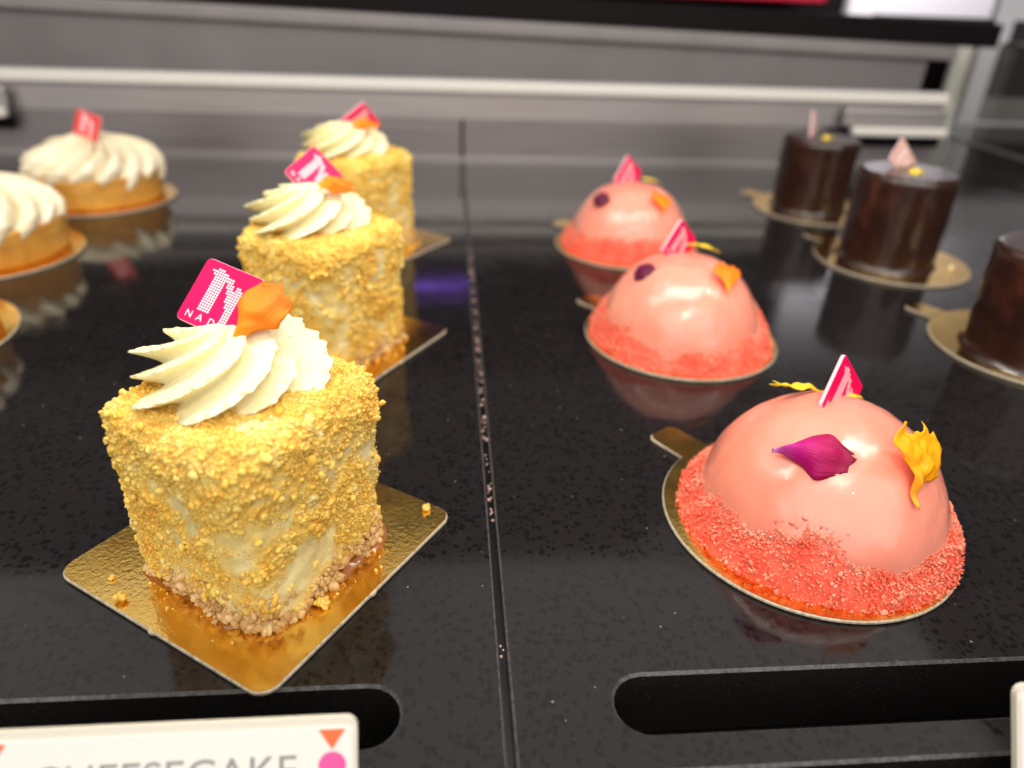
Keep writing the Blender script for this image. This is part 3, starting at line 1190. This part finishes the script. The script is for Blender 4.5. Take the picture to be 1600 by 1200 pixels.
def leafy(u):
    return max(.10, math.sin(min(1, (u * 1.02) ** .85) * PI * .80) ** .8) if u > .10 else .12 + u * .9


def fan(u):
    return .10 + .90 * min(1, max(0, (u - .12) / .55)) ** 1.1 * (1 - .12 * max(0, u - .8) / .2)


def teardrop(u):
    return .10 + .90 * min(1, max(0, (u - .08) / .52)) ** 1.25 * (1 - .50 * max(0, (u - .66) / .34) ** 1.5)


def lobed(u):
    if u < .38:
        return .09 + .22 * (u / .38) ** 2
    return .31 + .69 * min(1, (u - .38) / .22) ** .8 * (1 - .18 * max(0, u - .8) / .2)


def tongue(u):
    return .16 + .84 * min(1, max(0, (u - .10) / .50)) ** 1.3 * (1 - .22 * max(0, u - .75) / .25)


def heart(u):
    return max(.05, math.sin(min(1, .12 + u * .82) * PI) ** .6)


petal('flower_petal', (70.6, 149.2, 28.6), (15.8, -9.0, 3.0), (-.42, -.42, .80), 19.0, 12.5, teardrop, P_MAG,
      'large magenta petal with a jagged tip on the front of the nearest dome', curve=.35, cup=3.4, lift=1.6, jag=.10, jf=7, ruff=.6, seed=2.2)
petal('flower_petal', (98.0, 131.7, 25.0), (7.5, 12.0, 9.5), (.50, -.62, .62), 20.5, 19.0, lobed, P_YEL,
      'ragged yellow petal with a curled stalk on the right of the nearest dome', curve=.15, cup=1.4, lift=1.0, jag=.30, jf=1.5, ruff=1.6, seed=6.3, tail=-3.2, nv=25)
petal('flower_petal', (93, 169, 33.8), (-14, 2, .2), (0, .1, 1), 13.5, 3.6, fan, P_LEM,
      'thin lemon yellow petal sticking out behind the plaque, left side of nearest dome top', curve=-.1, cup=.4, lift=1.0, jag=.5, ruff=1.6, seed=8.4)
petal('flower_petal', (93.5, 168.5, 34.2), (12, 1.5, -2.6), (.2, .2, 1), 10.5, 5.5, leafy, P_LEM,
      'lemon yellow petal behind the plaque, right side of nearest dome top', curve=.2, cup=.5, lift=.7, jag=.2, ruff=.8, seed=9.9)
petal('flower_petal', (-58.6, 147.6, 59.6), (9.7, 6.5, 10.2), (-.25, -.80, .55), 16.5, 11.0, tongue, P_ORA,
      'bright orange petal leaning on the pink plaque of the nearest cheesecake', curve=.25, cup=2.2, lift=1.2, jag=.2, ruff=1.1, seed=3.7)
petal('flower_petal', (-58.0, 266, 65.5), (12, -2, -1), (-.1, -.6, .8), 13.5, 7.0, leafy, P_ORA,
      'orange petal below the plaque on the middle cheesecake swirl', curve=.35, cup=1.6, lift=.6, jag=.3, ruff=1.2, seed=6.6)
petal('flower_petal', (-60.0, 391, 64.0), (11, -2, 0), (0, -.6, .8), 13, 7.0, leafy, P_ORA,
      'blurred orange petal on the rearmost cheesecake swirl', curve=.35, cup=1.4, lift=.6, jag=.3, ruff=1.0, seed=7.3)
# middle dome
petal('flower_petal', (64.8, 275.8, 31.3), (4.5, -13, -2), (-.60, -.17, .77), 9.5, 9.0, leafy, P_DARK,
      'small dark purple petal on the left of the middle dome', curve=.25, cup=.8, lift=.5, jag=.25, ruff=.5, seed=4.4)
petal('flower_petal', (94.9, 254.0, 29.0), (1.0, 9.0, 6.5), (.30, -.50, .82), 13.0, 12.5, fan, P_ORA,
      'heart shaped orange petal on the right of the middle dome', curve=.15, cup=.4, lift=.8, jag=.3, ruff=.7, seed=1.5)
petal('flower_petal', (86.0, 288.0, 36.0), (12, -2, -1), (.1, .2, 1), 14, 5.0, leafy, P_LEM,
      'yellow petal behind the plaque on the middle dome', curve=.3, cup=.5, lift=1.0, jag=.3, ruff=1.0, seed=2.9)
# rearmost dome
petal('flower_petal', (66.5, 386.0, 30.0), (6, -8.5, -1.0), (-.58, -.37, .73), 10.0, 8.5, leafy, P_DARK,
      'small dark purple petal on the left of the rearmost dome', curve=.25, cup=.8, lift=.5, jag=.25, ruff=.5, seed=3.1)
petal('flower_petal', (101.0, 369.2, 26.0), (-1, 7.0, 6.5), (.32, -.60, .73), 12.5, 12.0, fan, P_ORA,
      'orange petal on the right of the rearmost dome', curve=.15, cup=.4, lift=.8, jag=.3, ruff=.7, seed=8.8)
petal('flower_petal', (94.0, 401.0, 36.0), (12, -1, -2), (.2, .1, 1), 12, 4.0, leafy, P_LEM,
      'yellow petal behind the plaque on the rearmost dome', curve=.3, cup=.5, lift=.8, jag=.3, ruff=.9, seed=5.9)

# ------------------------------------------------------------------ chocolate cakes


def choc_body():
    nu = 120
    prof = [(26.2, 0), (25.4, .8), (24.7, 2.2)] + [(24.5 + .5 * k / 20, 3 + 42.5 * k / 20) for k in range(21)]
    for k in range(1, 8):
        a = PI / 2 * k / 7
        prof.append((25.0 - 3.2 * (1 - math.cos(a)), 45.5 + 3.2 * math.sin(a)))
    prof += [(21.8 * (1 - k / 10) + .01, 48.7 - .25 * k / 10) for k in range(1, 11)]
    V = []
    for r, z in prof:
        for i in range(nu):
            th = 2 * PI * i / nu
            p = (r * math.cos(th), r * math.sin(th), z)
            d = .55 * nz(p, .09, 4.0) + .25 * nz((p[0], p[1], p[2] * .3), .3, 7.0)
            if z < 3:
                d += .9 * nz((math.cos(th), math.sin(th), 0), 3.0, 2.0)
            if z > 45:
                d *= max(.1, (r - 15) / 10)
            s_ = 1 + d / max(r, 8)
            V.append((p[0] * s_, p[1] * s_, z))
    return np.array(V), grid_faces(nu, len(prof))


hv, hf = choc_body()


def choc(x, y, rz, label, leaf):
    t = thing('chocolate_cake', label, 'chocolate cake', (x, y, 1.4), rz, 'chocolate cakes in a row')
    return t


t = choc(229.0, 371.0, 0, 'middle round chocolate glazed cake with a rose plaque and gold leaf on top', True)
choc0 = t
o = mk('glazed_cylinder', hv, hf, CHOC, t)
n_ = 16
V = []
for i in range(n_):
    for j in range(n_):
        x, y = (i / (n_ - 1) - .5) * 9.5, (j / (n_ - 1) - .5) * 6.0
        rr_ = (x / 4.8) ** 2 + (y / 3.1) ** 2
        sc_ = 1 / max(1, math.sqrt(rr_) * (1 + .25 * nz((x, y, 0), .6, 3)))
        V.append((x * sc_, y * sc_, .5 + 2.4 * max(0, 1 - rr_) * (.6 + .8 * abs(nz((x, y, 0), .45, 1)))))
F = [(i * n_ + j, (i + 1) * n_ + j, (i + 1) * n_ + j + 1, i * n_ + j + 1) for i in range(n_ - 1) for j in range(n_ - 1)]
leaf = mk('gold_leaf', V, F, LEAF, t, loc=(.5, -5.0, 48.2))
for (x, y), rz, lab in (((229.8, 473.5), .1, 'rearmost round chocolate glazed cake with gold leaf, half hidden behind the middle one'),
                        ((232.0, 256.0), -.1, 'nearest round chocolate glazed cake, cut off by the right edge of the picture')):
    c_ = copy_tree(choc0)
    c_['label'] = lab
    c_.location = Vector((x, y, 1.4)) * S
    c_.rotation_euler.z = rz
    c_.scale = (1.08, 1.08, .92) if y < 300 else (.96, .96, .94)
lump_me = crumb_mesh('icing_bead', [(0, 0, 0)], [1.2], 2, .05, [.9])
tag(link_mesh('icing_bead', lump_me, CREAM, None, (259, 356, 2.2)), 'tiny pale bead on the gold board of the middle chocolate cake', 'crumb')

# ------------------------------------------------------------------ meringue tarts


def tart_shell():
    nu = 140
    prof = [(36.8, 0), (37.8, .6), (38.4, 2)] + [(38.6 + 1.7 * k / 10, 3 + 13.5 * k / 10) for k in range(11)]
    prof += [(40.2, 17.3), (39.4, 17.7), (38.5, 17.4), (37.8, 16.5), (37.4, 14), (20, 14), (.1, 14)]
    V = []
    for r, z in prof:
        for i in range(nu):
            th = 2 * PI * i / nu
            d_ = (math.cos(th), math.sin(th), 0)
            d = .45 * nz((d_[0], d_[1], z * .08), 2.6, 4.0) + .25 * nz((d_[0], d_[1], z * .1), 8, 1.0)
            dz = .6 * nz(d_, 4.0, 6.0) * (z / 17)
            V.append(((r + d) * d_[0], (r + d) * d_[1], z + dz))
    return np.array(V), grid_faces(nu, len(prof))


def meringue_mesh(n=16, twist=1.3):
    nu, nv = n * 18, 56
    key = [(0.0, 0.2, 24.5), (.12, 5, 23.0), (.3, 14, 18.5), (.5, 25, 16.0), (.68, 35, 13.0), (.82, 40.0, 8.0), (.92, 40.2, 3.6), (1.0, 38.6, .4)]
    ks = np.array(key)
    V = []
    for j in range(nv):
        v_ = j / (nv - 1)
        rp = float(np.interp(v_, ks[:, 0], ks[:, 1]))
        zp = float(np.interp(v_, ks[:, 0], ks[:, 2]))
        for i in range(nu):
            th = 2 * PI * i / nu - twist * v_ ** .7
            lobe, k_ = divmod(i, 18)
            x = k_ / 18
            cr = abs(math.sin(PI * x)) ** .6
            rnd = math.sin(lobe * 12.9898 + 4.1) * 43758.5453 % 1.0
            rnd2 = math.sin(lobe * 78.233 + 1.7) * 24634.63 % 1.0
            outw = max(0, (v_ - .45) / .55)
            r = rp + (cr - .75) * (7.0 * v_) + (rnd - .5) * 3.4 * outw
            z = zp + (cr - .7) * 8.5 * math.sin(PI * min(1, v_ * .95 + .08)) - outw ** 2 * (rnd2 - .35) * 7.5 * cr + (rnd - .5) * 4.0 * math.sin(PI * v_)
            V.append((r * math.cos(th), r * math.sin(th), z))
    return np.array(V), grid_faces(nu, nv)[:, ::-1]


t = thing('meringue_tart', 'rearmost meringue tart with a red plaque in its piped white meringue', 'tart', (TC[2][0], TC[2][1], 1.4), group='meringue tarts in a row')
tart0 = t
t.scale = (.955, .955, 1)
tv, tf = tart_shell()
mk('pastry_shell', tv, tf, CRUST, t)
nu = 60
V = [(37.2 * math.cos(2 * PI * i / nu), 37.2 * math.sin(2 * PI * i / nu), 15.6) for i in range(nu)] + [(0, 0, 16.2)]
mk('lemon_filling', V, [(i, (i + 1) % nu, nu) for i in range(nu)], CURD, t)
mv, mf = meringue_mesh()
mo = mk('piped_meringue', mv, mf, MERINGUE, t, loc=(0, 0, 14.0))
m = mo.modifiers.new('smooth', 'SUBSURF')
m.levels = m.render_levels = 1
for (x, y), rz, lab in ((TC[1], 1.3, 'middle meringue tart, half cut off by the left edge of the picture'),
                        (TC[0], 2.3, 'nearest meringue tart, only its crust edge showing at the left')):
    c_ = copy_tree(tart0)
    c_['label'] = lab
    c_.location = Vector((x, y, 1.4)) * S
    c_.rotation_euler.z = rz

# ------------------------------------------------------------------ price cards standing in the front slot


def price_card(x0, x1, yb, zb, label, words):
    t = thing('price_card', label, 'price card', ((x0 + x1) / 2, yb, zb), group=None)
    t.rotation_euler.x = math.radians(-29.5)
    w = x1 - x0

    def vert(outline, y0, y1):
        v, f = slab_shape(outline, 0, 1)
        v = [(x, (y1 if z > .5 else y0), y) for x, y, z in v]
        return v, f
    ht = 30.0
    v, f = vert(round_rect(w, ht, 2.0, 5, 0, ht / 2), 0, 1.4)
    mk('holder', v, f, HOLDER, t, smooth=False)
    v, f = vert(round_rect(w - 1.4, ht - 1.6, 1.0, 4, 0, (ht - 1.6) / 2), -.25, -.02)
    paper = mk('paper', v, f, CARD, t, smooth=False)
    for sx in (1, -1):
        xx = sx * (w / 2 - 4.3)
        v, f = vert([(xx - 2.3, ht - 1.9), (xx, ht - 5.4), (xx + 2.3, ht - 1.9)], -.35, -.27)
        mk('triangle_mark', v, f, P_OR, paper, smooth=False)
        v, f = vert([(xx + 2.4 * math.cos(a * PI / 12), ht - 8.2 + 2.4 * math.sin(a * PI / 12)) for a in range(24)], -.35, -.27)
        mk('round_mark', v, f, P_PK, paper, smooth=False)
    if words:
        v, f = text_mesh(words, 5.2, 1.0)
        mx = max(p[0] for p in v)
        s_ = min(1.45, (w - 14) / mx)
        mk('lettering', [((p[0] - mx / 2) * s_, -.3, p[1] * s_ + ht - 6.0 - 3.65 * s_) for p in v], f, P_GR, paper, smooth=False)
    return t


price_card(-93.5, -28.2, 70.9, -8.7, 'white price card with orange triangle and pink dot at the bottom left', 'CHEESECAKE')
price_card(94.0, 156, 69.3, -6.4, 'white price card whose left edge just shows at the bottom right', 'DOME')
bpy.data.curves.remove(_fc)
